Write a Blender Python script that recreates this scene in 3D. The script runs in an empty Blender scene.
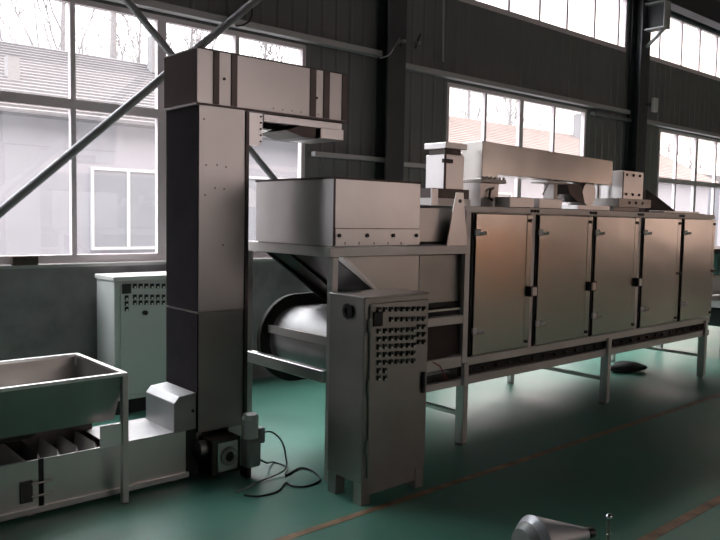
import bpy, bmesh, math, random
from mathutils import Vector, Matrix
random.seed(7)
C = bpy.context.scene.collection
S = bpy.context.scene

# ------------------------------------------------------------ camera
CAM_H, F, PITCH, ROLL, YAW = 1.65, 743.4, 0.07113, 0.01875, 0.84969
fw = Vector((math.cos(YAW)*math.cos(PITCH), math.sin(YAW)*math.cos(PITCH), -math.sin(PITCH)))
rt = fw.cross(Vector((0, 0, 1))).normalized()
up = rt.cross(fw)
cr, sr = math.cos(ROLL), math.sin(ROLL)
RT, UP = cr*rt + sr*up, -sr*rt + cr*up
cd = bpy.data.cameras.new('camera')
cd.sensor_width = 36; cd.sensor_fit = 'HORIZONTAL'; cd.lens = F*36/720; cd.clip_end = 200
cam = bpy.data.objects.new('camera', cd); C.objects.link(cam)
cam.matrix_world = Matrix(((RT.x, UP.x, -fw.x, 0), (RT.y, UP.y, -fw.y, 0), (RT.z, UP.z, -fw.z, CAM_H), (0, 0, 0, 1)))
S.camera = cam

def at(u, v, ax, val):
    """point of the plane ax = val seen at photo position (u, v)"""
    d = RT*((u-360)/F) + UP*((270-v)/F) + fw
    o = Vector((0, 0, CAM_H)); i = 'xyz'.index(ax)
    return o + d*((val-o[i])/d[i])

# ------------------------------------------------------------ sky, exposure
W = bpy.data.worlds.new('sky'); S.world = W; W.use_nodes = True
nt = W.node_tree; nt.nodes.clear()
def N(t, **k):
    n = nt.nodes.new(t)
    for a, b in k.items(): setattr(n, a, b)
    return n
tc = N('ShaderNodeTexCoord'); dp = N('ShaderNodeVectorMath', operation='DOT_PRODUCT')
dp.inputs[1].default_value = Vector((0.93, -0.30, 0.08)).normalized()
nt.links.new(tc.outputs['Generated'], dp.inputs[0])
rp = N('ShaderNodeValToRGB'); e = rp.color_ramp.elements
e[0].position = 0.0; e[0].color = (0.93, 0.95, 1.0, 1)
e[1].position = 1.0; e[1].color = (1.0, 0.68, 0.48, 1)
m = e.new(0.55); m.color = (1.0, 0.93, 0.90, 1)
nt.links.new(dp.outputs['Value'], rp.inputs['Fac'])
sp = N('ShaderNodeSeparateXYZ'); nt.links.new(tc.outputs['Generated'], sp.inputs[0])
mz = N('ShaderNodeMapRange'); mz.inputs['From Min'].default_value = 0.18; mz.inputs['From Max'].default_value = 0.75
mz.inputs['To Min'].default_value = 2.35; mz.inputs['To Max'].default_value = 15.0
nt.links.new(sp.outputs['Z'], mz.inputs[0])
bg = N('ShaderNodeBackground'); nt.links.new(mz.outputs[0], bg.inputs['Strength'])
ou = N('ShaderNodeOutputWorld')
nt.links.new(rp.outputs[0], bg.inputs['Color']); nt.links.new(bg.outputs[0], ou.inputs[0])
S.view_settings.view_transform = 'Standard'; S.view_settings.look = 'None'
S.view_settings.gamma = 1; S.view_settings.use_curve_mapping = False
S.view_settings.exposure = 0.15
try:
    S.cycles.max_bounces = 8; S.cycles.diffuse_bounces = 4; S.cycles.glossy_bounces = 4
    S.cycles.sample_clamp_indirect = 6; S.cycles.use_denoising = True
except Exception: pass

# ------------------------------------------------------------ materials
def mat(name, col, rough=0.5, metal=0.0, var=0.0, vscale=4.0, bump=0.0, bscale=20.0, spec=0.5, stretch=None, rvar=0.0, col2=None):
    mt = bpy.data.materials.new(name); mt.use_nodes = True
    t = mt.node_tree; b = t.nodes['Principled BSDF']
    b.inputs['Base Color'].default_value = (*col, 1); b.inputs['Roughness'].default_value = rough
    b.inputs['Metallic'].default_value = metal; b.inputs['Specular IOR Level'].default_value = spec
    c = t.nodes.new('ShaderNodeTexCoord'); mp = t.nodes.new('ShaderNodeMapping')
    t.links.new(c.outputs['Object'], mp.inputs[0])
    if stretch: mp.inputs['Scale'].default_value = stretch
    if var > 0:
        n = t.nodes.new('ShaderNodeTexNoise'); n.inputs['Scale'].default_value = vscale; n.inputs['Detail'].default_value = 5
        t.links.new(mp.outputs[0], n.inputs['Vector'])
        r = t.nodes.new('ShaderNodeValToRGB'); q = r.color_ramp.elements
        q[0].position = 0.3; q[1].position = 0.7
        q[0].color = (*[x*(1-var) for x in col], 1)
        q[1].color = (*(col2 if col2 else [min(1, x*(1+var)) for x in col]), 1)
        t.links.new(n.outputs[0], r.inputs[0]); t.links.new(r.outputs[0], b.inputs['Base Color'])
        if rvar > 0:
            mr = t.nodes.new('ShaderNodeMapRange'); mr.inputs['To Min'].default_value = rough-rvar; mr.inputs['To Max'].default_value = rough+rvar
            mr.inputs['From Min'].default_value = .3; mr.inputs['From Max'].default_value = .7
            t.links.new(n.outputs[0], mr.inputs[0]); t.links.new(mr.outputs[0], b.inputs['Roughness'])
    if bump > 0:
        n2 = t.nodes.new('ShaderNodeTexNoise'); n2.inputs['Scale'].default_value = bscale
        t.links.new(mp.outputs[0], n2.inputs['Vector'])
        bp = t.nodes.new('ShaderNodeBump'); bp.inputs['Strength'].default_value = bump; bp.inputs['Distance'].default_value = 0.01
        t.links.new(n2.outputs[0], bp.inputs['Height']); t.links.new(bp.outputs[0], b.inputs['Normal'])
    return mt

def glass(name, haze):
    mt = bpy.data.materials.new(name); mt.use_nodes = True
    t = mt.node_tree; t.nodes.clear()
    tr = t.nodes.new('ShaderNodeBsdfTransparent'); gl = t.nodes.new('ShaderNodeBsdfGlossy'); gl.inputs['Roughness'].default_value = .02
    df = t.nodes.new('ShaderNodeBsdfTranslucent'); df.inputs[0].default_value = (.8, .78, .82, 1)
    m1 = t.nodes.new('ShaderNodeMixShader'); m1.inputs[0].default_value = .06
    m2 = t.nodes.new('ShaderNodeMixShader')
    n = t.nodes.new('ShaderNodeTexNoise'); n.inputs['Scale'].default_value = 2.5; n.inputs['Detail'].default_value = 4
    c = t.nodes.new('ShaderNodeTexCoord'); t.links.new(c.outputs['Object'], n.inputs['Vector'])
    mr = t.nodes.new('ShaderNodeMapRange'); mr.inputs['To Min'].default_value = haze*.6; mr.inputs['To Max'].default_value = haze*1.4
    t.links.new(n.outputs[0], mr.inputs[0]); t.links.new(mr.outputs[0], m2.inputs[0])
    t.links.new(tr.outputs[0], m1.inputs[1]); t.links.new(gl.outputs[0], m1.inputs[2])
    t.links.new(m1.outputs[0], m2.inputs[1]); t.links.new(df.outputs[0], m2.inputs[2])
    o = t.nodes.new('ShaderNodeOutputMaterial'); t.links.new(m2.outputs[0], o.inputs[0])
    return mt

def frosted(name, col):
    mt = bpy.data.materials.new(name); mt.use_nodes = True
    t = mt.node_tree; t.nodes.clear()
    df = t.nodes.new('ShaderNodeBsdfTranslucent'); df.inputs[0].default_value = (*col, 1)
    o = t.nodes.new('ShaderNodeOutputMaterial'); t.links.new(df.outputs[0], o.inputs[0])
    return mt

M = dict(
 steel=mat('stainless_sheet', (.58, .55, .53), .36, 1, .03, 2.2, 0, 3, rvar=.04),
 door=mat('stainless_door', (.56, .53, .495), .24, 1, .03, 1.6, 1.0, 1.4, rvar=.03),
 bright=mat('stainless_bright', (.72, .70, .69), .33, 1, .06, 3),
 frame=mat('stainless_frame', (.60, .575, .555), .45, .65, .06, 3),
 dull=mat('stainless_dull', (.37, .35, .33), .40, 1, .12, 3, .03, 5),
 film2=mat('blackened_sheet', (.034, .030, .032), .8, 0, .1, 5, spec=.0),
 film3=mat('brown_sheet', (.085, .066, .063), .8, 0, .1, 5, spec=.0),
 film=mat('dark_metal', (.10, .085, .08), .42, 1, .1, 5),
 seam=mat('matte_black', (.012, .011, .011), .6, 0),
 black=mat('black_plastic', (.012, .012, .013), .35, 0),
 knob=mat('pale_knob', (.75, .75, .68), .3, 0),
 belt=mat('dark_mesh_belt', (.022, .02, .018), .75, .1, .3, 40),
 white=mat('white_enamel', (.62, .62, .60), .4, 0, .05, 3),
 cabinet=mat('pale_grey_enamel', (.52, .54, .52), .38, 0, .05, 2),
 cast=mat('grey_cast_metal', (.30, .31, .30), .45, .4, .15, 12),
 cap=mat('pale_motor_cap', (.55, .57, .55), .4, 0),
 cable=mat('grey_cable', (.33, .36, .35), .5, 0),
 dcable=mat('dark_cable', (.03, .04, .04), .5, 0),
 floor=mat('teal_epoxy', (.066, .205, .152), .43, 0, .18, 1.3, .03, 5, spec=.45, rvar=.06),
 line=mat('worn_orange_paint', (.26, .16, .09), .5, 0, .5, 7),
 wall=mat('grey_cladding', (.145, .147, .148), .5, 0, .08, 1.5),
 dado=mat('grey_plaster', (.235, .215, .225), .7, 0, .35, 3, .2, 8),
 pvc=mat('window_frame_pvc', (.66, .58, .60), .5, 0),
 sill=mat('pale_sill', (.42, .41, .40), .5, 0),
 column=mat('grey_painted_steel', (.045, .045, .05), .55, 0, .1, 3),
 girt=mat('galvanised_tube', (.42, .42, .42), .45, .3),
 brace=mat('brace_paint', (.2, .2, .205), .5, .2),
 roof=mat('grey_roof_sheet', (.10, .10, .10), .7),
 far=mat('far_wall_paint', (.22, .22, .22), .8),
 nwall=mat('pale_render', (.165, .16, .175), .9, 0, .05, 1),
 nroof=mat('weathered_roof', (.046, .042, .044), .9, 0, .12, 2),
 proof=mat('pinkish_roof', (.125, .092, .080), .9, 0, .12, 2),
 chim=mat('grey_chimney', (.115, .11, .11), .9),
 nframe=mat('white_frame', (.34, .34, .34), .6),
 nglass=mat('grey_pane', (.13, .135, .145), .2),
 bark=mat('pale_bark', (.11, .10, .10), .9, 0, .2, 8),
 ground=mat('outside_concrete', (.15, .15, .145), .9, 0, .1, 1),
 bag=mat('black_cloth', (.012, .012, .012), .8),
 brown=mat('brown_card', (.07, .05, .04), .8),
 green=mat('green_enamel', (.05, .13, .11), .4),
 red=mat('red_wire', (.35, .03, .03), .5),
 cone=mat('satin_steel', (.55, .57, .60), .42, .7, .05, 6),
 satin=mat('satin_belt', (.33, .325, .325), .5, .8, .08, 6),
 chrome=mat('polished_steel', (.75, .76, .78), .16, 1),
 glass=glass('window_glass', .035),
 fibre=frosted('white_fibreglass', (.56, .53, .525)), fibre2=frosted('warm_light_fibreglass', (.54, .49, .465)), glow_pane=frosted('orange_glow_pane', (.45, .29, .18)),  # warm and orange tints added to colour the light on the dryer doors
)

# ------------------------------------------------------------ builders
WL = {}
class MB:
    def __init__(s): s.bm = bmesh.new()
    def box(s, x0, x1, y0, y1, z0, z1):
        v = [s.bm.verts.new(p) for p in ((x0,y0,z0),(x1,y0,z0),(x1,y1,z0),(x0,y1,z0),(x0,y0,z1),(x1,y0,z1),(x1,y1,z1),(x0,y1,z1))]
        for f in ((0,3,2,1),(4,5,6,7),(0,1,5,4),(1,2,6,5),(2,3,7,6),(3,0,4,7)): s.bm.faces.new([v[i] for i in f])
        return s
    def prism(s, pts, d):
        """closed polygon pts (3-D) pushed along d"""
        d = Vector(d); a = [s.bm.verts.new(Vector(p)) for p in pts]; b = [s.bm.verts.new(Vector(p)+d) for p in pts]
        n = len(pts); s.bm.faces.new(a); s.bm.faces.new(b[::-1])
        for i in range(n): s.bm.faces.new((a[i], b[i], b[(i+1) % n], a[(i+1) % n]))
        return s
    def cyl(s, p0, p1, r0, r1=None, n=20, cap=True):
        r1 = r0 if r1 is None else r1
        p0, p1 = Vector(p0), Vector(p1); ax = (p1-p0).normalized()
        a = ax.orthogonal().normalized(); b = ax.cross(a)
        A = [s.bm.verts.new(p0+(a*math.cos(t)+b*math.sin(t))*r0) for t in [2*math.pi*i/n for i in range(n)]]
        B = [s.bm.verts.new(p1+(a*math.cos(t)+b*math.sin(t))*r1) for t in [2*math.pi*i/n for i in range(n)]]
        for i in range(n): s.bm.faces.new((A[i], A[(i+1) % n], B[(i+1) % n], B[i]))
        if cap: s.bm.faces.new(A[::-1]); s.bm.faces.new(B)
        return s
    def ring(s, c, ax, r0, r1, h, n=24):
        """flat ring of inner r0, outer r1, thickness h along ax"""
        c, ax = Vector(c), Vector(ax).normalized(); a = ax.orthogonal().normalized(); b = ax.cross(a)
        L = []
        for r, k in ((r0, 0), (r1, 0), (r1, h), (r0, h)):
            L.append([s.bm.verts.new(c+ax*k+(a*math.cos(t)+b*math.sin(t))*r) for t in [2*math.pi*i/n for i in range(n)]])
        for q in range(4):
            P, Q = L[q], L[(q+1) % 4]
            for i in range(n): s.bm.faces.new((P[i], P[(i+1) % n], Q[(i+1) % n], Q[i]))
        return s
    def tube(s, pts, r, n=8, radii=None):
        pts = [Vector(p) for p in pts]; rings = []; a = None
        for i, p in enumerate(pts):
            d = (pts[min(i+1, len(pts)-1)]-pts[max(i-1, 0)]).normalized()
            a = d.orthogonal().normalized() if a is None else (a-d*a.dot(d)).normalized()
            b = d.cross(a); rr = radii[i] if radii else r
            rings.append([s.bm.verts.new(p+(a*math.cos(t)+b*math.sin(t))*rr) for t in [2*math.pi*k/n for k in range(n)]])
        for P, Q in zip(rings, rings[1:]):
            for k in range(n): s.bm.faces.new((P[k], P[(k+1) % n], Q[(k+1) % n], Q[k]))
        s.bm.faces.new(rings[0][::-1]); s.bm.faces.new(rings[-1])
        return s
    def shell(s, x0, x1, y0, y1, z0, z1, t=.004):
        """open-topped thin-walled tub without floor"""
        s.box(x0, x1, y0, y0+t, z0, z1); s.box(x0, x1, y1-t, y1, z0, z1)
        s.box(x0, x0+t, y0+t, y1-t, z0, z1); s.box(x1-t, x1, y0+t, y1-t, z0, z1)
        return s
    def build(s, name, m, parent=None, bev=0, smooth=False, kind=None):
        off = WL.get(parent.name, Vector()) if parent else Vector()
        bmesh.ops.recalc_face_normals(s.bm, faces=s.bm.faces[:])
        for v in s.bm.verts: v.co -= off
        me = bpy.data.meshes.new(name); s.bm.to_mesh(me); s.bm.free()
        me.materials.append(m)
        o = bpy.data.objects.new(name, me); C.objects.link(o)
        WL[o.name] = off.copy()
        if parent: o.parent = parent
        if smooth:
            for p in me.polygons: p.use_smooth = True
            me.set_sharp_from_angle(angle=math.radians(40))
        if bev:
            b = o.modifiers.new('bevel', 'BEVEL'); b.width = bev; b.segments = 1; b.limit_method = 'ANGLE'
        if kind: o['kind'] = kind
        return o

def tag(o, label, cat, group=None, kind=None):
    o['label'] = label; o['category'] = cat
    if group: o['group'] = group
    if kind: o['kind'] = kind
    return o
def thing(name, label, cat, loc, group=None):
    o = bpy.data.objects.new(name, None); C.objects.link(o); o.location = loc; o.empty_display_size = .05
    WL[o.name] = Vector(loc)
    return tag(o, label, cat, group)
def struct_empty(name, loc=(0, 0, 0)):
    o = bpy.data.objects.new(name, None); C.objects.link(o); o.location = loc; o['kind'] = 'structure'
    WL[o.name] = Vector(loc); return o
def lab(o, text): o['label'] = text; return o

# ------------------------------------------------------------ the hall
YW = 6.25
XL, XR, YF, ZR = -5.0, 21.0, -8.0, 6.6
MB().box(XL, XR, YF, YW+.15, -.12, 0).build('floor', M['floor'], kind='structure')
MB().box(XL-.2, XR+.2, YF-.2, YW+.4, ZR, ZR+.12).build('ceiling', M['roof'], kind='structure')

def ribbed(mb, x0, x1, z0, z1, y=YW, per=.19, d=.010):
    prof = []; x = math.floor(x0/per)*per
    while x < x1:
        for dx, dy in ((0, 0), (per*.72, 0), (per*.80, -d), (per*.92, -d)): prof.append((x+dx, y+dy))
        x += per
    prof = [p for p in prof if x0 < p[0] < x1]; prof = [(x0, y)]+prof+[(x1, y)]
    A = [mb.bm.verts.new((p[0], p[1], z0)) for p in prof]; B = [mb.bm.verts.new((p[0], p[1], z1)) for p in prof]
    for i in range(len(prof)-1): mb.bm.faces.new((A[i], A[i+1], B[i+1], B[i]))
    mb.box(x0, x1, y+.03, y+.10, z0, z1)
WINS = [(-.06, 4.70, 1.22, 3.40, 2.495, 2.575, (.77, 1.54, 2.31, 3.10, 3.88), (3.10,)),
        (6.86, 9.95, .50, 3.315, 2.36, 2.46, (7.61, 8.37, 9.14), (8.37,)),
        (12.20, 15.22, .50, 3.24, 2.335, 2.42, (12.87, 13.63, 14.45), (13.63,))]
STRIPS = [(-4.6, 5.5, (-3.0, -1.5, 0, 1.5, 3.0, 4.3)), (6.35, 11.0, (7.3, 8.02, 8.70, 9.36, 10.08, 10.76)), (11.40, 17.0, (12.08, 12.86, 13.55, 14.25, 15.0, 15.8))]  # first strip is unseen, added to let in more light
mb = MB()
edges = [XL]+[e for w in WINS for e in w[:2]]+[XR]
for i in range(0, len(edges), 2): ribbed(mb, edges[i], edges[i+1], 1.20, 3.24)
for i, w in enumerate(WINS):
    if w[3] < 3.40: ribbed(mb, w[0], w[1], w[3], 3.40)
for i in range(0, len(edges), 2): ribbed(mb, edges[i], edges[i+1], 3.24, 3.40)
ribbed(mb, XL, XR, 3.40, 4.32)
edges = [XL]+[e for s in STRIPS for e in s[:2]]+[XR]
for i in range(0, len(edges), 2): ribbed(mb, edges[i], edges[i+1], 4.32, 5.18)
ribbed(mb, XL, XR, 5.18, ZR)
wb = mb.build('wall_back', M['wall'], kind='structure')
dd = MB()
for a, b, z in ((XL, 6.86, 1.19), (6.86, 9.95, .49), (9.95, 12.20, 1.19), (12.20, 15.22, .49), (15.22, XR, 1.19)): dd.box(a, b, YW-.005, YW+.14, 0, z)
dd.build('dado', M['dado'], wb)
MB().box(XL, 6.85, YW-.05, YW+.14, 1.19, 1.215).build('sill_ledge', M['sill'], wb)

def window(k, x0, x1, z0, z1, mull, trans=None, heavy=(), fw_=.045):
    w = struct_empty('window_%d' % k, (x0, YW, z0))
    f = MB().box(x0, x1, YW, YW+.06, z0, z0+.07).box(x0, x1, YW, YW+.06, z1-fw_, z1).box(x0, x0+fw_, YW, YW+.06, z0+.07, z1-fw_).box(x1-fw_, x1, YW, YW+.06, z0+.07, z1-fw_)
    f.build('window_frame', M['pvc'], w)
    for x in mull:
        h = .042 if x in heavy else .021
        MB().box(x-h, x+h, YW+.004, YW+.056, z0+.07, z1-fw_).build('mullion', M['pvc'], w)
    if trans: MB().box(x0+fw_, x1-fw_, YW-.004, YW+.05, *trans).build('transom', M['pvc'], w)
    xs = [x0+fw_]+list(mull)+[x1-fw_]
    zs = [(z0+.07, z1-fw_)] if not trans else [(z0+.07, trans[0]), (trans[1], z1-fw_)]
    for a, b in zip(xs, xs[1:]):
        for c, d in zs: MB().box(a, b, YW+.028, YW+.032, c, d).build('pane', M['glass'], w)
    return w
for k, (x0, x1, z0, z1, t0, t1, mu, hv) in enumerate(WINS): window(k+1, x0, x1, z0, z1, mu, (t0, t1), hv)
for k, (x0, x1, mu) in enumerate(STRIPS): window(k+4, x0, x1, 4.32, 5.18, mu)

# side the photographer stands on: unseen walls, openings sized to light the machine fronts
def wall_openings(name, fixed, val, a0, a1, holes):
    """plain wall in plane x = val or y = val from a0 to a1 with (a,b,z0,z1) openings"""
    mb = MB(); cuts = sorted(holes); zs = sorted({0, ZR}|{h[2] for h in holes}|{h[3] for h in holes})
    for z0, z1 in zip(zs, zs[1:]):
        cur = a0
        for h in [h for h in cuts if h[2] <= z0 and h[3] >= z1]+[(a1, a1, 0, 0)]:
            if h[0] > cur:
                if fixed == 'y': mb.box(cur, h[0], val, val+.1, z0, z1)
                else: mb.box(val, val+.1, cur, h[0], z0, z1)
            cur = h[1]
    return mb.build(name, M['far'], kind='structure')
FRONT = [(3.0, 11.8, 2.7, 5.6), (12.5, 16.5, 1.5, 3.3), (17.3, 20.4, 1.75, 4.0), (17.0, 19.6, .3, 1.7)]  # last opening added for an orange glow in the nearest dryer door
wall_openings('wall_front', 'y', YF-.1, XL, XR, FRONT)
wall_openings('wall_right', 'x', XR, YF, YW+.15, [(-5.0, -1.8, 1.0, 3.4)])
for k, (a, b, z0, z1) in enumerate(FRONT):
    MB().box(a, b, YF-.07, YF-.06, z0, z1).build('window_%d' % (k+7), M[('fibre', 'fibre2', 'fibre2', 'glow_pane')[k]], kind='structure')  # unseen panes added to soften and tint light on the machine fronts
MB().box(XR+.05, XR+.06, -5.0, -1.8, 1.0, 3.4).build('window_11', M['fibre2'], kind='structure')  # unseen tinted pane added to brighten the far dryer doors
wall_openings('wall_left', 'x', XL-.1, YF, YW+.15, [])

# columns, girts, braces
def column(x0, x1, y0=6.03):
    c = MB(); t = .02
    c.box(x0, x1, y0, y0+t, 0, ZR); c.box(x0, x1, YW-.03-t, YW-.03, 0, ZR)
    xm = (x0+x1)/2; c.box(xm-.01, xm+.01, y0+t, YW-.03-t, 0, ZR)
    return c.build('column', M['column'], kind='structure')
pa, pb = at(376, 100, 'y', 6.22).x, at(405, 100, 'y', 6.03).x
column(pa, pb)
pa2, pb2 = at(628, 100, 'y', 6.22).x, at(648, 100, 'y', 6.03).x
col2 = column(pa2, pb2)
column(-.55, -.2)
def beam(pts, r, m='girt', name='beam'):
    return MB().tube(pts, r, 10).build(name, M[m], kind='structure', smooth=True)
MB().box(-4.9, pa, 6.13, 6.225, 3.42, 3.48).build('beam', M['girt'], kind='structure')
MB().box(pb, 11.0, 6.13, 6.225, 3.345, 3.405).build('beam', M['girt'], kind='structure')
MB().box(11.4, 20.9, 6.13, 6.225, 3.26, 3.32).build('beam', M['girt'], kind='structure')
MB().box(4.76, 5.8, 6.15, 6.225, 2.27, 2.32).build('beam', M['girt'], kind='structure')
MB().box(6.05, 6.86, 6.15, 6.225, 2.24, 2.29).build('beam', M['girt'], kind='structure')
MB().box(10.0, 11.1, 6.15, 6.225, 3.24, 3.28).build('beam', M['brace'], kind='structure')
a, b = at(0, 212, 'y', 5.98), at(250, 5, 'y', 5.98); d = b-a
beam([a-d*.75, b+d*.30], .036, 'brace')
a, b = at(125, -2, 'y', 6.06), at(275, 180, 'y', 6.06); d = b-a
beam([a-d*.15, b+d*.62], .032, 'brace')

# crane corbel on the second column
xm = (pa2+pb2)/2; w_ = .10
MB().box(xm-w_, xm+w_, 5.70, 6.028, 4.64, 4.66).build('corbel_plate', M['girt'], col2)
MB().box(xm-w_, xm+w_, 5.70, 6.028, 5.03, 5.05).build('corbel_plate', M['girt'], col2)
MB().box(xm-.012, xm+.012, 5.715, 6.028, 4.66, 5.03).build('corbel_web', M['column'], col2)
MB().box(xm-w_, xm+w_, 5.703, 5.714, 4.66, 5.03).build('corbel_end', M['girt'], col2)
MB().tube([(xm, 6.02, 4.40), (xm, 5.74, 4.64)], .03, 8).build('corbel_strut', M['girt'], col2)
MB().box(10.2, 20.9, 5.72, 5.92, 5.051, 5.40).build('beam', M['column'], kind='structure')

# floor markings
MB().box(-3, 14, 2.99, 3.04, 0, .0015).build('trim_1', M['line'], kind='structure')
MB().box(-3, 14, 1.80, 1.86, 0, .0015).build('trim_2', M['line'], kind='structure')

# ------------------------------------------------------------ outside
MB().box(-30, 60, YW+.4, 60, -.3, -.1).build('ground', M['ground'], kind='structure')
def neighbour(label, x0, x1, ridge, wallm, roofm, wins, chims):
    b = thing('building', label, 'building', ((x0+x1)/2, 13, -.1))
    MB().box(x0, x1, 13, 19, -.1, 3.2).build('wall', M[wallm], b)
    n = 22; mb = MB(); e_z = 3.22
    for i in range(n):                                              # stepped courses of roofing sheet
        t0, t1 = i/n, (i+1)/n
        ya, yb = 12.7+3.3*t0, 12.7+3.3*t1; za, zb = e_z+(ridge-e_z)*t0, e_z+(ridge-e_z)*t1
        mb.prism([(x0-.2, ya, za), (x0-.2, ya, za+.06), (x0-.2, yb+.05, zb+.035), (x0-.2, yb+.05, zb-.02)], (x1-x0+.4, 0, 0))
    mb.prism([(x0-.2, 16, ridge), (x0-.2, 16, ridge-.1), (x0-.2, 19.3, e_z-.1), (x0-.2, 19.3, e_z)], (x1-x0+.4, 0, 0))
    mb.build('roof', M[roofm], b)
    for (wx0, wx1, wz0, wz1, nm) in wins:
        f = MB(); t = .05
        f.box(wx0, wx1, 12.94, 13, wz0, wz0+t).box(wx0, wx1, 12.94, 13, wz1-t, wz1).box(wx0, wx0+t, 12.94, 13, wz0+t, wz1-t).box(wx1-t, wx1, 12.94, 13, wz0+t, wz1-t)
        for k in range(1, nm): xx = wx0+(wx1-wx0)*k/nm; f.box(xx-.03, xx+.03, 12.945, 12.995, wz0+t, wz1-t)
        fo = f.build('window', M['nframe'], b)
        MB().box(wx0+.03, wx1-.03, 12.97, 12.99, wz0+.03, wz1-.03).build('pane', M['nglass'], fo)
    for (cx, cy, cz, w, h) in chims: MB().box(cx, cx+w, cy, cy+w, cz, cz+h).build('chimney', M['chim'], b)
    return b
cl = at(35, 75, 'y', 14.2); cr_ = at(152, 60, 'y', 15.4)
neighbour('pale low building with grey ribbed roof outside the left window', -6, 14.2, 4.97, 'nwall', 'nroof',
          [(5.08, 6.45, .98, 2.44, 2), (8.2, 9.6, .98, 2.44, 2)], [(at(8, 75, 'y', 14.0).x, 14.0, 3.6, .2, .75), (cr_.x, 15.4, 4.2, .24, 1.3)])
cc = at(580, 135, 'y', 15.5)
neighbour('low building with pinkish roof outside the window behind the dryer', 14.8, 29.5, 4.86, 'nwall', 'proof',
          [(15.5, 17.0, .98, 2.4, 2), (24.0, 25.5, .98, 2.4, 2)], [(cc.x, 15.5, 4.5, .3, 1.1)])
neighbour('pale low shed outside the far right window', 30.5, 50, 3.95, 'nwall', 'nroof', [(33.0, 34.5, .98, 2.4, 2)], [])

def tree(x, y, h, label, r=.10, lean=0, nb=16, seed=1):
    rnd = random.Random(seed)
    t = thing('bare_tree', label, 'tree', (x, y, -.1), 'bare trees outside the windows')
    pts = [Vector((x+lean*k/8*h*.1+rnd.uniform(-.04, .04), y, -.1+h*k/8)) for k in range(9)]
    MB().tube(pts, r, 8, [r*(1-.75*k/8) for k in range(9)]).build('trunk', M['bark'], t, smooth=True)
    mb = MB()
    for k in range(nb):
        f = rnd.uniform(.28, .97); i = min(7, int(f*8)); p0 = pts[i].lerp(pts[i+1], f*8-i)
        ang = rnd.uniform(0, 6.28); L = h*(.45-.3*f)*rnd.uniform(.7, 1.2)
        d = Vector((math.cos(ang)*.55, math.sin(ang)*.4, rnd.uniform(.7, 1.3))).normalized()
        P = [p0]
        for s_ in range(4): P.append(P[-1]+(d+Vector((rnd.uniform(-.2, .2), rnd.uniform(-.2, .2), .12*s_)))*L/4)
        mb.tube(P, .02, 5, [.050*(1-.18*s_)*(1.25-f) for s_ in range(5)])
        for w in range(5):
            j = rnd.randint(1, 3); q0 = P[j].lerp(P[j+1], rnd.random())
            dd = (d+Vector((rnd.uniform(-.8, .8), rnd.uniform(-.6, .6), rnd.uniform(-.1, .5)))).normalized()*L*.35
            mb.tube([q0, q0+dd*.5+Vector((0, 0, .04)), q0+dd], .008, 4, [.020, .015, .009])
    mb.build('branches', M['bark'], t)
for i, (u, v, y, h, r, ln, nb, lb) in enumerate((
    (25, 30, 24, 8.0, .07, -1, 8, 'slender bare tree leftmost outside the left window'),
    (56, 30, 21, 9.5, .14, .3, 12, 'bare tree just left of the first window mullion'),
    (112, 40, 24, 9.5, .27, .1, 12, 'thickest bare trunk, right of the first window mullion'),
    (129, 40, 27, 9.6, .12, .5, 10, 'thin bare tree right beside the thickest trunk'),
    (185, 35, 22, 9.0, .10, .3, 26, 'bare tree seen above the elevator head, left of its top window mullion'),
    (262, 40, 22, 9.0, .12, .2, 26, 'bare tree seen above the long casing of the elevator head'),
    (468, 110, 24, 8.6, .17, .1, 16, 'bare tree in the first pane behind the duct'),
    (508, 110, 24, 8.6, .13, .3, 16, 'bare tree in the second pane behind the duct'),
    (519, 110, 26, 8.0, .10, -.3, 14, 'thin bare tree at the middle mullion behind the duct'),
    (668, 150, 26, 7.6, .14, .2, 24, 'bare tree in the first pane of the far right window'),
    (689, 150, 29, 8.3, .12, .4, 24, 'bare tree in the second pane of the far right window'))):
    tree(at(u, v, 'y', y).x, y, h, lb, r, ln, nb, 11+i)

# ------------------------------------------------------------ feed hopper (front left)
t = thing('feed_hopper', 'open rectangular steel feed hopper on square posts, bottom left of the photo', 'hopper', (1.0, 4.34, 0))
hx0, hx1, hy0, hy1, hz = .15, 1.745, 3.98, 4.705, .745
tb = MB(); ins = .07; tt = .004
def slab(a, b, c, d, off): tb.prism([a, b, c, d], off)
slab((hx0, hy0, hz-.006), (hx1, hy0, hz-.006), (hx1-ins*.5, hy0+ins, .47), (hx0+ins*.5, hy0+ins, .47), (0, tt, 0))
slab((hx0, hy1, hz-.006), (hx1, hy1, hz-.006), (hx1-ins*.5, hy1-ins, .47), (hx0+ins*.5, hy1-ins, .47), (0, -tt, 0))
slab((hx0, hy0, hz-.006), (hx0, hy1, hz-.006), (hx0+ins*.5, hy1-ins, .47), (hx0+ins*.5, hy0+ins, .47), (tt, 0, 0))
slab((hx1, hy0, hz-.006), (hx1, hy1, hz-.006), (hx1-ins*.5, hy1-ins, .47), (hx1-ins*.5, hy0+ins, .47), (-tt, 0, 0))
tb.build('tub', M['dull'], t)
MB().prism([(hx0+.05, hy0+.08, .472), (hx0+.05, 4.2, .40), (hx0+.05, 4.45, .40), (hx0+.05, hy1-.08, .472), (hx0+.05, hy1-.09, .472), (hx0+.05, 4.45, .405), (hx0+.05, 4.2, .405), (hx0+.05, hy0+.09, .472)], (1.10, 0, 0)).build('chute_bottom', M['dull'], t)
r = MB()
r.box(hx0-.012, hx1+.012, hy0-.012, hy0+.016, hz-.012, hz+.006).box(hx0-.012, hx1+.012, hy1-.016, hy1+.012, hz-.012, hz+.006)
r.box(hx0-.012, hx0+.016, hy0+.016, hy1-.016, hz-.012, hz+.006).box(hx1-.016, hx1+.012, hy0+.016, hy1-.016, hz-.012, hz+.006)
r.build('rim', M['bright'], t)
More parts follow.
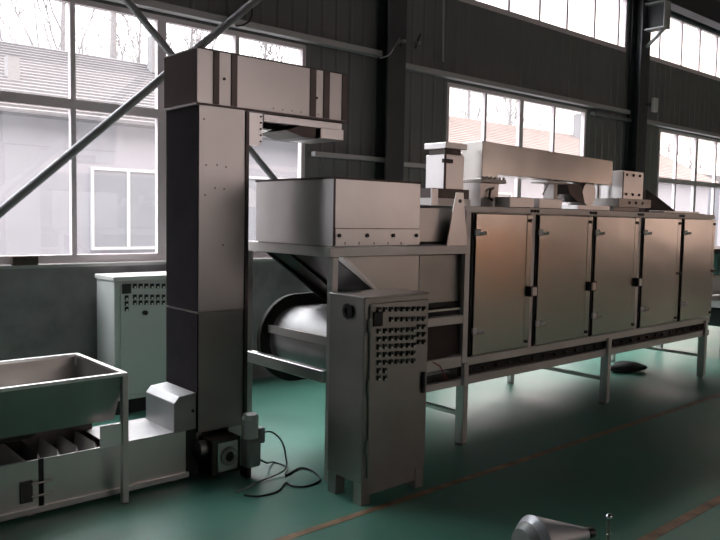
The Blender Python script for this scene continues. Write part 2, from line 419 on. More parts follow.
for x, y in ((hx1-.02, hy0-.016), (hx0, hy0-.016), (hx1-.02, hy1-.02), (hx0, hy1-.02)):
    MB().box(x, x+.036, y, y+.036, 0, hz-.013).build('post', M['frame'], t, bev=.003)
MB().box(1.60, 1.725, 3.975, 3.979, .34, .465).build('bracket_plate', M['bright'], t)

# vibrating feeder / bucket trough
t = thing('trough_conveyor', 'low steel trough conveyor running under the feed hopper to the elevator foot', 'conveyor', (1.3, 4.3, 0))
y0, y1, zt = 4.09, 4.50, .31
MB().box(.1, 1.305, y0, y0+.01, .05, zt).build('side_panel', M['steel'], t)
MB().box(1.335, 2.185, y0, y0+.01, .05, zt).build('side_panel', M['steel'], t)
MB().box(.1, 2.185, y1-.01, y1, .05, zt).build('side_panel', M['steel'], t)
MB().box(.1, 2.185, y0+.012, y1-.012, .05, .19).build('trough_bed', M['belt'], t)
MB().box(1.70, 2.19, y0-.002, y1, zt, zt+.006).build('cover_plate', M['satin'], t)
MB().box(.1, 1.24, y0-.002, y1, zt, zt+.006).build('cover_plate', M['satin'], t)
MB().box(1.307, 1.333, y0+.003, y0+.012, .04, zt).build('dark_gap_strip', M['seam'], t)  # black strip stands in for the dark gap between the panels
MB().box(2.188, 2.225, y0+.015, y1-.02, .03, zt).build('end_gap_strip', M['seam'], t)  # black strip stands in for the shade in the end gap
MB().box(.1, 2.2, y0-.018, y0-.003, .022, .052).build('bottom_rail', M['bright'], t)
for x in (.3, 1.25, 2.1):
    for y in (y0+.02, y1-.06): MB().box(x, x+.04, y, y+.04, 0, .05).build('foot', M['dull'], t)
MB().box(.1, 1.75, y1-.03, y1-.02, .2, .46).build('dark_backing', M['film'], t)  # dark sheet added to stand in for the shaded trough interior
for k in range(4):
    x = 1.30+.105*k
    MB().prism([(x, 4.13, .20), (x+.075, 4.13, .20), (x+.015, 4.13, .335)], (0, .30, 0)).build('bucket', M['bright'], t)
hp = MB().box(at(20, 490, 'y', y0).x, at(32, 490, 'y', y0).x, y0-.014, y0-.0005, .09, .205).build('latch_plate', M['film'], t)
for z in (.115, .185): MB().cyl((1.265, y0-.012, z), (1.375, y0-.012, z), .006, n=8).build('latch_bolt', M['dull'], hp)

# ------------------------------------------------------------ bucket elevator
ex0, ex1, ey0, ey1 = 2.275, 2.618, 4.10, 4.525
t = thing('bucket_elevator', 'tall Z-shaped stainless bucket elevator in front of the left window', 'elevator', (2.45, 4.3, 0))
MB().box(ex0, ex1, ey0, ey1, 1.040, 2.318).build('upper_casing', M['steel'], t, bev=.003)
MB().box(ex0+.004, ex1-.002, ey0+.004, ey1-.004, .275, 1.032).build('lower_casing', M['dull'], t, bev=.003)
MB().box(ex0-.006, ex1+.004, ey0-.006, ey1+.006, 1.032, 1.040).build('joint_flange', M['dull'], t)
MB().box(ex1-.012, ex1+.012, ey0-.010, ey0+.012, .30, 2.31).build('edge_flange', M['film'], t)
MB().box(ex0+.02, ex1-.02, ey0+.05, ey1-.02, .02, .275).build('boot', M['film'], t)
MB().box(2.50, 2.60, ey0+.006, ey0+.05, .17, .275).build('boot_plate', M['steel'], t)
for x, y in ((ex0, ey0+.03), (ex1-.04, ey0+.03), (ex0, ey1-.05), (ex1-.04, ey1-.05)):
    MB().box(x, x+.04, y, y+.04, 0, .275).build('foot', M['dull'], t)
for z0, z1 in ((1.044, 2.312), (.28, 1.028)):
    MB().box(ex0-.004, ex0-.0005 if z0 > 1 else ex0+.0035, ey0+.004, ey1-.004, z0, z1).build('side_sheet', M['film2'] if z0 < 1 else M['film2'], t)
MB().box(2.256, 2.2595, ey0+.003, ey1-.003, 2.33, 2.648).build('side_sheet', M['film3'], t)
# hood at the foot
MB().prism([(2.106, 4.09, .312), (2.106, 4.09, .492), (2.140, 4.09, .530), (2.255, 4.09, .540), (2.255, 4.09, .312)], (0, .39, 0)).build('foot_hood', M['satin'], t, bev=.003)
MB().box(2.228, 2.268, ey0+.01, ey1-.02, .03, .52).build('hood_seam', M['seam'], t)
MB().cyl((2.232, 4.082, .43), (2.232, 4.09, .43), .010, n=10).build('bolt', M['black'], t)
# head
hx0, hx1, z0, z1 = 2.260, 3.440, 2.326, 2.652
MB().box(hx0, hx1, ey0, ey1, z0, z1).build('head_casing', M['steel'], t, bev=.003)
for a, b in ((213, 219), (231, 237), (310, 316), (323.5, 329.5), (342, 347.5)):
    xa, xb = at(a, 80, 'y', ey0).x, at(b, 80, 'y', ey0).x
    MB().box(xa, xb, ey0-.006, ey0, z0+.004, z1-.003).build('casing_strip', M['film'], t)
MB().box(hx0-.005, hx1+.005, ey0-.008, ey1+.005, z0-.012, z0).build('head_flange', M['film'], t)
MB().box(hx0-.003, hx1+.003, ey0-.007, ey1+.003, z1, z1+.006).build('head_lid', M['film'], t)
MB().prism([(2.632, ey0+.02, 2.31), (2.632, ey0+.02, 2.10), (2.72, ey0+.02, 2.10), (2.75, ey0+.02, 2.13), (2.75, ey0+.02, 2.31)], (0, .006, 0)).build('gusset_plate', M['bright'], t)
for k in range(5): MB().cyl((2.735, ey0+.012, 2.13+.04*k), (2.735, ey0+.02, 2.13+.04*k), .006, n=8).build('bolt', M['black'], t)
for u, v in ((224, 79), (316.5, 98)):
    p = at(u, v, 'y', ey0); MB().cyl((p.x, ey0-.008, p.z), (p.x, ey0, p.z), .009, n=10).build('bolt', M['black'], t)
for k in range(7):
    MB().cyl((2.82+.075*k, ey0-.003, 2.35), (2.82+.075*k, ey0, 2.35), .004, n=8).build('rivet', M['black'], t)
for u, v in ((204, 119), (206, 165), (217, 165), (226, 167), (215, 188), (224, 189), (205, 195), (223, 245)):
    p = at(u, v, 'y', ey0); MB().cyl((p.x, ey0-.003, p.z), (p.x, ey0, p.z), .005, n=8).build('rivet', M['black'], t)
ch = MB().box(2.77, 3.43, ey0+.03, ey0+.036, 2.265, 2.312).build('outlet_rail', M['bright'], t)
MB().box(2.77, 3.43, ey1-.036, ey1-.03, 2.265, 2.312).build('outlet_rail', M['bright'], t)
MB().prism([(2.95, ey0+.04, 2.225), (3.22, ey0+.04, 2.31), (3.22, ey0+.04, 2.19), (3.10, ey0+.04, 2.19)], (0, .34, 0)).build('outlet_chute', M['film'], t)
MB().box(3.222, 3.43, ey0+.005, ey1-.04, 2.190, 2.264).build('outlet_box', M['bright'], t, bev=.003)
# shaft bearing and gear motor
bp = MB().box(2.335, 2.475, 3.95, 3.965, .05, .235).build('bearing_plate', M['bright'], t, bev=.004)
MB().ring((2.405, 3.95, .145), (0, -1, 0), .032, .058, .022).build('bearing_ring', M['cast'], bp, smooth=True)
MB().cyl((2.405, 3.946, .145), (2.405, 3.949, .145), .033).build('shaft_hole', M['seam'], bp)
MB().box(2.30, 2.50, 3.966, 4.15, .03, .25).build('bearing_housing', M['film'], t)
MB().cyl((2.25, 4.06, .19), (2.34, 4.06, .19), .05).build('shaft_hub', M['dull'], t, smooth=True)
mo = MB().cyl((2.545, 3.92, .245), (2.545, 3.92, .365), .052).build('motor', M['cap'], t, smooth=True)
MB().cyl((2.545, 3.92, .365), (2.545, 3.92, .395), .055, .046).build('motor_cap', M['white'], mo, smooth=True)
MB().box(2.58, 2.64, 3.885, 3.945, .20, .30).build('terminal_box', M['cast'], mo, bev=.008)
MB().box(2.50, 2.60, 3.87, 3.97, .06, .245).build('gearbox', M['cast'], t, bev=.012)
MB().box(2.50, 2.53, 3.88, 3.97, 0, .06).build('motor_foot', M['film'], t)

# ------------------------------------------------------------ control cabinets
def button(x, y, z, parent, w=.011, knob='knob'):
    b = MB().box(x-w, x+w, y-.012, y, z-w*1.3, z+w*1.3).build('button', M['black'], parent)
    MB().box(x-w*.5, x+w*.5, y-.017, y-.012, z-w*1.15, z-w*.25).build('knob', M[knob], b)
t = thing('control_cabinet', 'brushed steel control cabinet full of black switches, standing alone before the dryer', 'control cabinet', (3.02, 3.24, 0))
cx0, cx1, cy0, cy1, cz = 2.755, 3.278, 3.09, 3.40, 1.195
MB().box(cx0, cx1, cy0, cy1, .125, cz).build('body', M['dull'], t, bev=.004)
MB().box(cx0-.004, cx1+.004, cy0-.006, cy1+.004, cz, cz+.008).build('top_lid', M['steel'], t, bev=.002)
pl = MB()
for x in (cx0+.005, cx1-.075):
    for y in (cy0+.005, cy1-.075): MB().box(x, x+.07, y, y+.07, 0, .125).build('foot', M['dull'], t)
pl.box(cx0+.075, cx1-.075, cy0+.012, cy0+.018, .05, .125)
pl.build('plinth', M['dull'], t)
dr = MB().box(cx0+.035, cx1-.015, cy0-.014, cy0-.001, .16, 1.165).build('door', M['dull'], t, bev=.004)
def cp(px, py): return at(320+px/6, 280+py/6, 'y', cy0-.014)
cols = (348, 386, 422, 458, 491, 524, 557, 589, 619)
yb = cy0-.014
for i, c in enumerate(cols):
    p = cp(c, 176-(c-348)*.01*2.2); button(p.x, yb, p.z, dr, .0105)
for c in cols[2:]:
    p = cp(c, 237-(c-348)*.025); button(p.x, yb, p.z, dr, .0105)
for k in range(5):
    for c in cols[:7]:
        p = cp(c, 305+47*k-(c-348)*.05); button(p.x, yb, p.z, dr, .0105)
for k in range(2):
    for c in cols[:2]:
        p = cp(c, 540+46*k); button(p.x, yb, p.z, dr, .0105)
for k in range(3):
    for c in cols[7:]:
        p = cp(c, 278+46*k); button(p.x, yb, p.z, dr, .0105)
p = cp(345, 233); MB().box(p.x-.036, p.x+.036, yb-.01, yb, p.z-.042, p.z+.042).build('display', M['black'], dr, bev=.003)
p = at(422, 382, 'y', yb); MB().box(p.x-.012, p.x+.012, yb-.02, yb, p.z-.065, p.z+.065).build('handle', M['black'], dr, bev=.004)
p = at(349, 311, 'x', cx0)
v = MB().ring((cx0, p.y, p.z), (-1, 0, 0), .026, .047, .014, 8).build('vent_ring', M['black'], t)
MB().cyl((cx0-.004, p.y, p.z), (cx0, p.y, p.z), .027, n=12).build('vent_grille', M['film'], v)
for k in range(3): MB().cyl((cx0+.028, cy0-.012, .3+.35*k), (cx0+.028, cy0-.012, .38+.35*k), .008, n=8).build('hinge', M['dull'], t)

t = thing('control_cabinet', 'pale grey painted control cabinet against the wall behind the elevator', 'control cabinet', (2.75, 5.95, 0))
bx0, bx1, by0, by1 = 2.437, 3.05, 5.75, 6.11
MB().box(bx0, bx1, by0, by1, .12, 1.10).build('body', M['cabinet'], t, bev=.004)
MB().box(bx0-.012, bx1+.012, by0-.015, by1+.01, 1.10, 1.135).build('top_lid', M['white'], t, bev=.003)
MB().box(bx0+.02, bx1-.02, by0+.03, by1-.02, 0, .12).build('plinth', M['seam'], t)  # black block stands in for the shaded gap beneath the cabinet
dr = MB().box(bx0+.045, bx1-.03, by0-.014, by0-.001, .16, 1.07).build('door', M['cabinet'], t, bev=.004)
yb = by0-.014
def cq(px, py): return at(90+px/6, 255+py/6, 'y', yb)
for i in range(6):
    p = cq(267+34.5*i, 185); button(p.x, yb, p.z, dr, .015)
    for yy in (250, 285): p = cq(267+34.5*i, yy); button(p.x, yb, p.z, dr, .014)
for yy in (255, 290, 323): p = cq(218, yy); button(p.x, yb, p.z, dr, .014)
p = cq(218, 202); MB().box(p.x-.037, p.x+.037, yb-.01, yb, p.z-.04, p.z+.04).build('display', M['black'], dr)
p = cq(326, 345); MB().cyl((p.x, yb-.03, p.z), (p.x, yb, p.z), .02, n=14).build('rotary_switch', M['black'], dr)

# ------------------------------------------------------------ belt dryer
t = thing('belt_dryer', 'long stainless belt dryer with five tall doors raised on legs', 'dryer', (6.1, 4.05, 0))
dx0, dx1, dy0, dy1 = 4.075, 8.13, 3.50, 4.58
doors = [(4.165, 4.845, 1), (4.935, 5.700, 1), (5.760, 6.490, 1), (6.590, 7.330, 0), (7.395, 8.118, 0)]
# front frame: slim stiles between the doors, head rail, bottom rails
MB().box(dx0, dx1, dy0+.03, dy1, .645, 1.735).build('chamber', M['dull'], t)
MB().box(dx0, dx1, dy0, dy0+.03, 1.700, 1.745).build('head_rail', M['frame'], t, bev=.002)
MB().box(dx0, dx1, dy0, dy0+.03, .585, .645).build('door_rail', M['frame'], t, bev=.002)
MB().box(dx0, dx1, dy0, dy0+.04, .445, .505).build('bottom_rail', M['frame'], t, bev=.002)
MB().box(dx0, dx1, dy1-.04, dy1, .445, .505).build('bottom_rail', M['frame'], t, bev=.002)
MB().box(dx0, dx1, dy0+.042, dy1-.045, .47, .60).build('return_belt', M['belt'], t)
for k in range(26):
    x = dx0+.12+.155*k
    MB().box(x, x+.02, dy0+.02, dy0+.041, .53, .55).build('chain_pin', M['film'], t)
sts = [(dx0, 4.125)]+[(a[1]+.008, b[0]-.03) for a, b in zip(doors, doors[1:])]
for a, b in sts:
    MB().box(a, b, dy0-.002, dy0+.029, .646, 1.699).build('stile', M['frame'], t)
for k, (a, b, wide) in enumerate(doors):
    d = MB().box(a, b-.075, dy0-.022, dy0-.001, .655, 1.692)
    d.box(b-.068, b, dy0-.018, dy0-.001, .655, 1.692)
    do = d.build('door', M['door'], t, bev=.004)
    MB().box(b-.0745, b-.0685, dy0-.012, dy0-.001, .657, 1.690).build('fold', M['film'], do)
    MB().box(a-.026, a-.003, dy0-.008, dy0+.012, .65, 1.695).build('door_gap', M['seam'], do)  # black strip stands in for the dark gap beside the door
    for z in (1.555, .835):
        h = MB().box(a-.020, a+.036, dy0-.036, dy0-.022, z-.024, z+.024)
        h.cyl((a+.03, dy0-.036, z-.012), (a+.080, dy0-.046, z-.004), .013, n=8)
        h.build('hinge', M['white'], do)
    if k < 3:
        l = MB().box(b-.045, b+.055, dy0-.052, dy0-.018, 1.055, 1.135).build('latch', M['black'], do, bev=.004)
        MB().box(b-.036, b+.022, dy0-.066, dy0-.052, 1.064, 1.126).build('latch_plate', M['bright'], l)
    else:
        MB().box(b-.045, b+.02, dy0-.04, dy0-.018, 1.135, 1.16).build('latch', M['black'], do)
    for z in (1.645, .70):
        MB().cyl((b-.034, dy0-.03, z), (b-.034, dy0-.018, z), .013, n=10).build('bolt', M['black'], do)
for a, b in zip(doors[:-1], doors[1:]):
    x = (a[1]+b[0])/2
    for dx in (-.04, 0, .04): MB().cyl((x+dx, dy0-.012, 1.722), (x+dx, dy0, 1.722), .012, n=8).build('bolt', M['black'], t)
# roof plates
MB().box(4.96, 8.10, dy0+.10, dy1-.05, 1.736, 1.752).build('roof_sheet', M['film'], t)
for a, b in ((510, 534), (539, 562), (664, 700)):
    xa, xb = at(a, 203, 'y', 3.72).x, at(b, 203, 'y', 3.72).x
    MB().box(xa, xb, 3.72, 3.88, 1.752, 1.835 if a < 600 else 1.775).build('roof_plate', M['bright'], t, bev=.003)
# legs and cross ties
for x in (4.073, 6.035, 7.985):
    for y in (dy0-.002, dy1-.05):
        l = MB().box(x, x+.052, y, y+.052, .02, .444) if y > 4 else MB().box(x, x+.052, y-.024, y+.052, .02, .444).box(x, x+.052, y-.024, y, .444, .610)
        lg = l.build('leg', M['frame'], t, bev=.003)
        MB().cyl((x+.026, y+.026, 0), (x+.026, y+.026, .02), .034, n=14).build('foot', M['dull'], lg)
    MB().box(x+.008, x+.044, dy0+.052, dy1-.052, .215, .245).build('cross_tie', M['dull'], t)
MB().box(dx0-.002, dx0+.05, dy0-.004, dy0+.0, .505, 1.70).build('corner_post', M['frame'], t)
# infeed end: frame, belt drum, cover, gusset
fx = 2.83
MB().box(fx+.022, fx+.070, dy0, dy0+.05, 0, 1.40).build('post', M['frame'], t, bev=.003)
MB().box(fx, fx+.05, 4.41, 4.46, 0, 1.40).build('post', M['frame'], t, bev=.003)
MB().box(fx, dx0, dy0-.003, dy0+.045, 1.402, 1.462).build('infeed_beam', M['frame'], t, bev=.003)
MB().box(fx, dx0, 4.42, 4.465, 1.402, 1.462).build('infeed_beam', M['frame'], t, bev=.003)
MB().box(fx+.002, fx+.052, dy0+.046, 4.419, 1.402, 1.470).build('infeed_beam', M['frame'], t, bev=.003)
MB().box(fx-.002, fx+.05, dy0+.051, 4.409, .620, .697).build('infeed_beam', M['bright'], t, bev=.003)
MB().box(fx+.051, dx0-.001, dy0, dy0+.045, .90, .96).build('infeed_beam', M['frame'], t, bev=.003)
MB().box(fx+.051, dx0-.001, dy0, dy0+.04, .585, .665).build('infeed_beam', M['frame'], t, bev=.003)
MB().box(fx+.051, dx0-.001, dy0, dy0+.04, .445, .495).build('infeed_beam', M['frame'], t, bev=.003)
MB().box(3.62, dx0-.001, dy0+.06, 4.40, 1.47, 1.74).build('infeed_cover', M['steel'], t, bev=.02)
MB().box(3.665, dx0-.001, dy0+.05, 4.42, 1.06, 1.395).build('infeed_end_plate', M['dull'], t)
MB().prism([(3.955, dy0-.008, 1.835), (4.030, dy0-.008, 1.835), (4.088, dy0-.008, 1.462), (3.870, dy0-.008, 1.462)], (0, .007, 0)).build('gusset_plate', M['bright'], t)
MB().cyl((3.995, dy0-.013, 1.775), (3.995, dy0-.009, 1.775), .014, n=12).build('gusset_hole', M['black'], t)
MB().box(3.45, dx0-.001, dy0+.046, dy0+.056, .666, .90).build('side_plate', M['film3'], t)
MB().box(3.45, dx0-.001, dy0+.05, 4.42, .962, 1.055).build('feed_belt', M['belt'], t)
MB().box(3.45, dx0-.001, dy0+.02, dy0+.045, 1.00, 1.012).build('belt_guide', M['bright'], t)
# belt loop at the infeed end
def stadium(xc, zc, r, x1, n=18):
    P = [(xc+r*math.cos(a), zc+r*math.sin(a)) for a in [math.pi/2+math.pi*i/n for i in range(n+1)]]
    return [(x1, zc+r)]+P+[(x1, zc-r)]
xc, zc, R = 3.21, .765, .31
def strip_loop(R0, R1, y0, y1):
    A = stadium(xc, zc, R1, dx0-.02); B = stadium(xc, zc, R0, dx0-.02)
    mb = MB(); q = [[mb.bm.verts.new((p[0], y, p[1])) for p in pp] for pp in (A, B) for y in (y0, y1)]
    for i in range(len(A)-1):
        for a_, b_ in ((0, 1), (1, 3), (3, 2), (2, 0)): mb.bm.faces.new((q[a_][i], q[a_][i+1], q[b_][i+1], q[b_][i]))
    return mb
strip_loop(R-.085, R-.075, 3.60, 4.335).build('belt', M['satin'], t, smooth=True)
for y in (4.34, 3.56): strip_loop(R-.075, R+.01, y, y+.035).build('belt_guard', M['belt'], t, smooth=True)
MB().cyl((xc, 3.60, zc), (xc, 4.335, zc), R-.10, n=28).build('drum', M['dull'], t, smooth=True)
MB().box(xc-R+.055, xc-R+.07, 3.60, 4.335, zc+.06, zc+.115).build('drum_bar', M['frame'], t)
MB().tube([at(433, 362, 'y', 3.495), at(440, 366, 'y', 3.49), at(444, 374, 'y', 3.49), at(447, 380, 'y', 3.495)], .004, 6).build('red_wire', M['red'], t)

MB().prism([(8.135, 4.30, 1.2), (8.135, 4.30, 2.03), (8.45, 4.30, 1.94), (8.92, 4.30, 1.78), (8.92, 4.30, 1.2)], (0, .25, 0)).build('outlet_hood', M['film3'], t)
# infeed hopper resting on that frame
t = thing('infeed_hopper', 'open-topped square stainless hopper bolted on the frame at the dryer inlet', 'hopper', (3.18, 3.87, 1.463))
MB().shell(2.815, 3.55, 3.45, 4.287, 1.474, 1.882).build('tub', M['bright'], t)
MB().shell(2.811, 3.554, 3.446, 4.291, 1.874, 1.888, .012).build('rim', M['film'], t)
MB().box(2.8105, 2.8225, 3.4425, 3.4495, 1.474, 1.874).build('corner_seam', M['film'], t)
MB().box(2.825, 3.545, 3.4435, 3.4495, 1.5765, 1.581).build('flange_edge', M['film'], t)
fl = MB().box(2.825, 3.545, 3.440, 3.4495, 1.480, 1.576).build('flange', M['bright'], t)
for u in (339, 367, 393, 416):
    p = at(u, 235.5, 'y', 3.44); MB().cyl((p.x, 3.43, p.z), (p.x, 3.44, p.z), .012, n=8).build('bolt', M['black'], fl)
for u in (345, 359, 374, 388, 401):
    p = at(u, 243, 'y', 3.44); MB().box(p.x-.003, p.x+.003, 3.4385, 3.44, p.z-.01, p.z+.006).build('weld_mark', M['film'], fl)
# sloping chute below the tub
zA, zB, xA, xB = 1.40, 1.06, 2.90, 3.42
MB().prism([(xA, 3.56, zA), (xB, 3.56, zB), (xB, 3.56, zB+.008), (xA+.01, 3.56, zA+.005)], (0, .70, 0)).build('chute_plate', M['film'], t)
for y in (3.98, 4.24): MB().prism([(xA-.02, y, zA), (xB-.02, y, zB-.03), (xB+.04, y, zB-.03), (xA+.06, y, zA)], (0, .03, 0)).build('chute_rib', M['film'], t)
MB().prism([(3.00, 3.555, 1.40), (3.66, 3.555, 1.40), (3.66, 3.555, 1.04), (3.46, 3.555, 1.04)], (0, .004, 0)).build('chute_front', M['steel'], t)
MB().prism([(2.975, 3.552, 1.40), (3.005, 3.552, 1.40), (3.465, 3.552, 1.04), (3.435, 3.552, 1.04)], (0, .003, 0)).build('chute_edge', M['bright'], t)
MB().box(2.83, 3.55, 3.56, 4.28, 1.463, 1.473).build('base_flange', M['dull'], t)

# ------------------------------------------------------------ on top of the dryer
t = thing('exhaust_duct', 'long square exhaust duct above the dryer, with a flanged elbow at its left end', 'duct', (4.82, 4.0, 1.745))
MB().prism([(4.72, 3.90, 1.975), (4.93, 3.90, 1.975), (4.93, 3.90, 2.02), (6.71, 3.90, 2.005), (6.71, 3.90, 2.245), (4.72, 3.90, 2.28)], (0, .22, 0)).build('duct_body', M['door'], t, bev=.004)
MB().box(4.66, 4.98, 3.85, 4.18, 1.945, 1.975).build('flange', M['dull'], t, bev=.004)
MB().prism([(4.72, 3.90, 1.746), (4.93, 3.90, 1.746), (4.94, 3.90, 1.945), (4.70, 3.90, 1.945)], (0, .22, 0)).build('collar', M['steel'], t)
for k in range(6): MB().cyl((4.68+.055*k, 3.862, 1.975), (4.68+.055*k, 3.862, 1.995), .011, n=8).build('bolt', M['dull'], t)
p = at(489, 194, 'y', 3.9)
MB().tube([(p.x+.03, 3.885, p.z-.05), (p.x-.02, 3.88, p.z-.03), (p.x-.01, 3.88, p.z+.03), (p.x+.035, 3.885, p.z+.05)], .010, 8).build('damper_handle', M['black'], t)
MB().box(5.86, 5.90, 3.98, 4.02, 1.753, 2.012).build('duct_support', M['dull'], t)

t = thing('inlet_box', 'pale square inlet box with a raised cap at the left end of the dryer top', 'vent', (4.38, 4.0, 1.745))
MB().box(4.285, 4.50, 3.90, 4.11, 1.88, 2.145).build('box_body', M['bright'], t, bev=.003)
MB().box(4.27, 4.52, 3.89, 4.12, 2.19, 2.235).build('cap', M['bright'], t, bev=.003)
MB().box(4.30, 4.48, 3.92, 4.09, 2.145, 2.19).build('cap_neck', M['film'], t)
MB().cyl((4.262, 3.885, 1.87), (4.262, 3.885, 2.19), .010, n=10).build('rod', M['film'], t)
MB().box(4.225, 4.33, 3.865, 3.886, 2.075, 2.105).build('clamp', M['black'], t)
MB().box(4.10, 4.52, 3.86, 4.15, 1.805, 1.878).build('base_channel', M['film'], t)
MB().box(4.09, 4.53, 3.85, 4.16, 1.746, 1.804).build('base_frame', M['frame'], t)
MB().box(4.03, 4.10, 3.80, 3.81, 1.75, 1.87).build('mounting_plate', M['bright'], t)

t = thing('blower', 'centrifugal blower with dark curved inlet under the right end of the duct', 'blower', (6.3, 4.05, 1.80))
MB().cyl((6.42, 3.97, 1.915), (6.42, 4.17, 1.915), .115, n=28).build('volute', M['bright'], t, smooth=True)
MB().prism([(6.02, 3.96, 2.0), (6.26, 3.96, 1.99), (6.33, 3.96, 1.83), (6.22, 3.96, 1.83), (6.08, 3.96, 1.90)], (0, .2, 0)).build('inlet_cone', M['film'], t)
MB().box(6.12, 6.68, 3.90, 4.22, 1.753, 1.80).build('base_plate', M['bright'], t)
MB().box(5.66, 5.98, 3.92, 4.10, 1.985, 2.0).build('motor_shelf', M['dull'], t)
MB().tube([(5.62, 3.94, 1.88), (5.70, 3.94, 1.985)], .008, 6).build('shelf_stay', M['dull'], t)
MB().box(5.80, 5.84, 3.95, 4.06, 1.753, 1.984).build('shelf_leg', M['dull'], t)

t = thing('fan_box', 'pale bolted fan box on a dark channel base, right of the duct end', 'fan', (7.05, 4.05, 1.745))
pz = 1.885
MB().box(6.91, 7.32, 3.90, 4.30, pz, 2.165).build('housing', M['bright'], t, bev=.003)
bs = MB().box(6.78, 7.42, 3.86, 4.34, 1.80, pz-.001).build('base_channel', M['dull'], t)
MB().box(6.85, 7.35, 3.95, 4.25, 1.753, 1.799).build('base_frame', M['dull'], t)
for x in (6.98, 7.11, 7.24):
    for z in (1.93, 2.125): MB().cyl((x, 3.89, z), (x, 3.90, z), .014, n=8).build('bolt', M['black'], t)
    MB().cyl((x, 3.85, 1.845), (x, 3.86, 1.845), .014, n=8).build('bolt', M['black'], bs)
MB().box(6.905, 6.915, 3.892, 3.90, pz, 2.15).build('edge_trim', M['film'], t)
MB().cyl((6.80, 4.1, pz), (6.80, 4.1, 2.22), .02, n=10).build('pipe', M['bright'], t)
MB().box(6.95, 7.25, 4.305, 4.335, pz, 2.13).build('motor', M['cast'], t, bev=.02)

# ------------------------------------------------------------ second machine at the right edge
t = thing('drum_machine', 'green and white machine cut by the right edge, beyond the dryer end', 'machine', (9.9, 4.2, 0))
MB().box(9.3, 10.6, 3.8, 4.7, .62, .70).build('bed', M['frame'], t)
for x in (9.32, 10.52):
    for y in (3.82, 4.62): MB().box(x, x+.06, y, y+.06, 0, .62).build('leg', M['frame'], t)
MB().box(9.36, 10.5, 3.95, 4.6, 1.02, 1.30).build('hood', M['green'], t, bev=.02)
MB().cyl((9.36, 4.25, .88), (10.5, 4.25, .88), .16, n=24).build('drum', M['white'], t, smooth=True)
MB().box(9.30, 10.55, 3.9, 4.62, 1.30, 1.34).build('lid', M['film'], t)
w = MB().ring((9.34, 3.78, .92), (0, -1, 0), .05, .075, .02).build('handwheel', M['black'], t, smooth=True)
MB().cyl((9.34, 3.76, .92), (9.34, 3.9, .92), .014).build('shaft', M['dull'], w)
MB().box(9.5, 9.9, 3.85, 4.2, .36, .61).build('motor', M['black'], t, bev=.03)

# ------------------------------------------------------------ small things
def lump(name, c, rx, ry, rz, m, seed, parent=None, am=.18):
    rnd = random.Random(seed); mb = MB()
    bmesh.ops.create_icosphere(mb.bm, subdivisions=4, radius=1)
    ph = [(Vector((rnd.uniform(-3, 3), rnd.uniform(-3, 3), rnd.uniform(-3, 3))), rnd.uniform(0, 6)) for _ in range(6)]
    for v in mb.bm.verts:
        k = 1+am*sum(math.sin(p.dot(v.co)*1.3+q) for p, q in ph)/3
        v.co = Vector((v.co.x*rx*k, v.co.y*ry*k, max(-.98*rz, v.co.z*rz*k)))+Vector(c)+Vector((0, 0, rz*.98))
    return mb.build(name, M[m], parent, smooth=True)
t = thing('sack', 'black cloth sack lying on the floor under the dryer', 'sack', (7.6, 4.15, 0))
lump('sack_body', (7.66, 4.15, 0),   .19, .15, .050, 'bag', 3, t)
lump('sack_neck', (7.46, 4.19, 0), .09, .07, .040, 'bag', 5, t)

def floorpts(P, z=.007): return [at(u, v, 'z', z) for u, v in P]
def smooth_path(P, n=6):
    out = []
    for i in range(len(P)-1):
        p0, p1, p2, p3 = P[max(i-1, 0)], P[i], P[i+1], P[min(i+2, len(P)-1)]
        for k in range(n):
            s = k/n
            out.append(.5*((2*p1)+(p2-p0)*s+(2*p0-5*p1+4*p2-p3)*s*s+(3*p1-p0-3*p2+p3)*s**3))
    return out+[P[-1]]
c1 = [Vector((2.64, 3.915, .26)), Vector((2.70, 3.90, .255)), Vector((2.755, 3.87, .19)), Vector((2.765, 3.84, .10)), Vector((2.72, 3.79, .03))]+floorpts([(258, 482), (247, 488), (236, 492)])
tag(MB().tube(smooth_path(c1), .006, 8).build('power_cable', M['cable'], smooth=True), 'pale cable arching from the motor terminal box down to the floor', 'cable')
c2 = [Vector((2.60, 3.92, .10)), Vector((2.66, 3.90, .06))]+floorpts([(273, 462), (287, 467), (286, 475), (300, 468), (313, 471), (320, 480), (307, 486), (293, 486), (286, 483), (278, 491), (260, 496), (244, 495)])
tag(MB().tube(smooth_path(c2), .006, 8).build('power_cable', M['dcable'], smooth=True), 'dark cable looping on the floor between the elevator and the steel cabinet', 'cable')

p = at(25, 260, 'y', 6.22)
tag(MB().box(p.x-.10, p.x+.10, 6.205, 6.245, 1.2155, 1.29).build('carton', M['brown'], bev=.004), 'small dark brown carton on the left window sill', 'carton')
# clip lamps and wire on the first column
def clip(u, v, label, y=5.97):
    p = at(u, v, 'y', y)
    t = thing('clip_lamp', label, 'lamp', p, 'clip lamps on the first column')
    MB().tube([p+Vector((0, .04, -.09)), p, p+Vector((.02, -.02, .07))], .011, 8).build('arm', M['black'], t)
    MB().box(p.x-.02, p.x+.02, p.y-.03, p.y+.058, p.z-.05, p.z-.02).build('clamp', M['dull'], t)
clip(403, 38, 'small black clip lamp on the face of the first steel column')
clip(418, 40, 'small black clip lamp on the wall just right of the first steel column', 6.19)
w = [at(380, 58, 'y', 6.022), at(389, 55, 'y', 6.022), at(395, 46, 'y', 6.022), at(400, 38, 'y', 6.022)]
tag(MB().tube(smooth_path(w), .007, 6).build('wire', M['girt'], smooth=True), 'thin pale wire curling across the first steel column', 'wire')
w = [at(248, 3, 'y', 5.975), at(252, 10, 'y', 5.975), at(250, 20, 'y', 5.975), at(243, 25, 'y', 5.975), at(236, 26, 'y', 5.975)]
tag(MB().tube(smooth_path(w), .008, 6).build('wire', M['seam'], smooth=True), 'black wire hanging in a loop from the diagonal brace', 'wire')
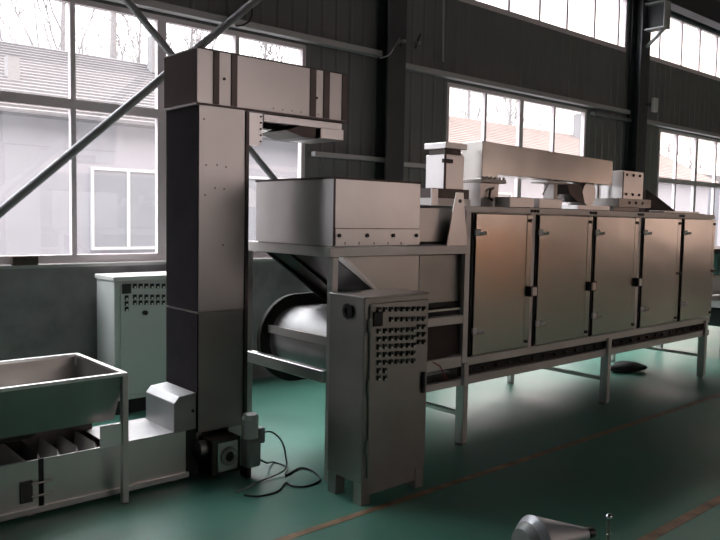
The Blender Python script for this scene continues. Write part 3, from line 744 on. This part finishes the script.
p, q = at(443.5, -10, 'y', 6.2), at(443, 62, 'y', 6.2)
tag(MB().tube([p, q], .012, 8).build('conduit', M['sill'], smooth=True), 'pale vertical conduit on the wall above the duct window', 'conduit')
p = at(655, 105, 'y', 5.95)
t = thing('floodlight', 'small pale floodlight on the second steel column', 'floodlight', p)
MB().box(p.x-.07, p.x+.05, p.y-.03, p.y+.03, p.z-.11, p.z+.11).build('lamp_head', M['white'], t, bev=.01)
MB().box(pb2-.05, p.x-.09 if p.x-.09 > pb2 else p.x-.02, p.y+.031, p.y+.079, p.z-.03, p.z+.03).build('lamp_bracket', M['column'], t)

# polished cone at the bottom edge
c = at(545, 528, 'z', .40)
t = thing('cone_machine', 'polished steel cone on a pedestal at the bottom edge of the photo', 'machine', (c.x, c.y, 0))
ax = (at(590, 535, 'z', .40)-at(528, 522, 'z', .42)).normalized()
b0 = at(528, 545, 'z', .40)
tip = at(589, 533, 'z', .395)
L = (tip-b0)
d = L.normalized()
MB().cyl(b0, b0+L*.10, .088, .108, 32).build('cone_rim', M['cone'], t, smooth=True)
MB().cyl(b0+L*.10, b0+L*.95, .108, .024, 32).build('cone', M['cone'], t, smooth=True)
MB().cyl(b0-d*.03, b0, .065, .086, 32).build('cone_base', M['cast'], t, smooth=True)
MB().cyl(b0+L*.95, b0+L*1.06, .026, .022, 16).build('tip_knob', M['black'], t, smooth=True)
md = b0+L*.45
MB().cyl((md.x, md.y, 0), (md.x, md.y, md.z-.07), .05, .03, 20).build('pedestal', M['dull'], t, smooth=True)
MB().cyl((md.x, md.y, 0), (md.x, md.y, .02), .14, n=28).build('pedestal_base', M['dull'], t, smooth=True)
p = at(609, 517, 'z', .45)
t = thing('lever_rod', 'thin upright steel rod with a ball end beside the polished cone', 'rod', (p.x, p.y, 0))
MB().cyl((p.x, p.y, 0), (p.x, p.y, p.z), .008, n=10).build('rod', M['dull'], t, smooth=True)
mb = MB(); bmesh.ops.create_uvsphere(mb.bm, u_segments=14, v_segments=8, radius=.014, matrix=Matrix.Translation(p)); mb.build('ball', M['chrome'], t, smooth=True)
MB().cyl((p.x, p.y, 0), (p.x, p.y, .012), .06, n=20).build('rod_base', M['dull'], t)
for k in range(3): MB().cyl((p.x-.016, p.y, p.z-.07-.05*k), (p.x+.016, p.y, p.z-.07-.05*k), .005, n=8).build('pin', M['chrome'], t)
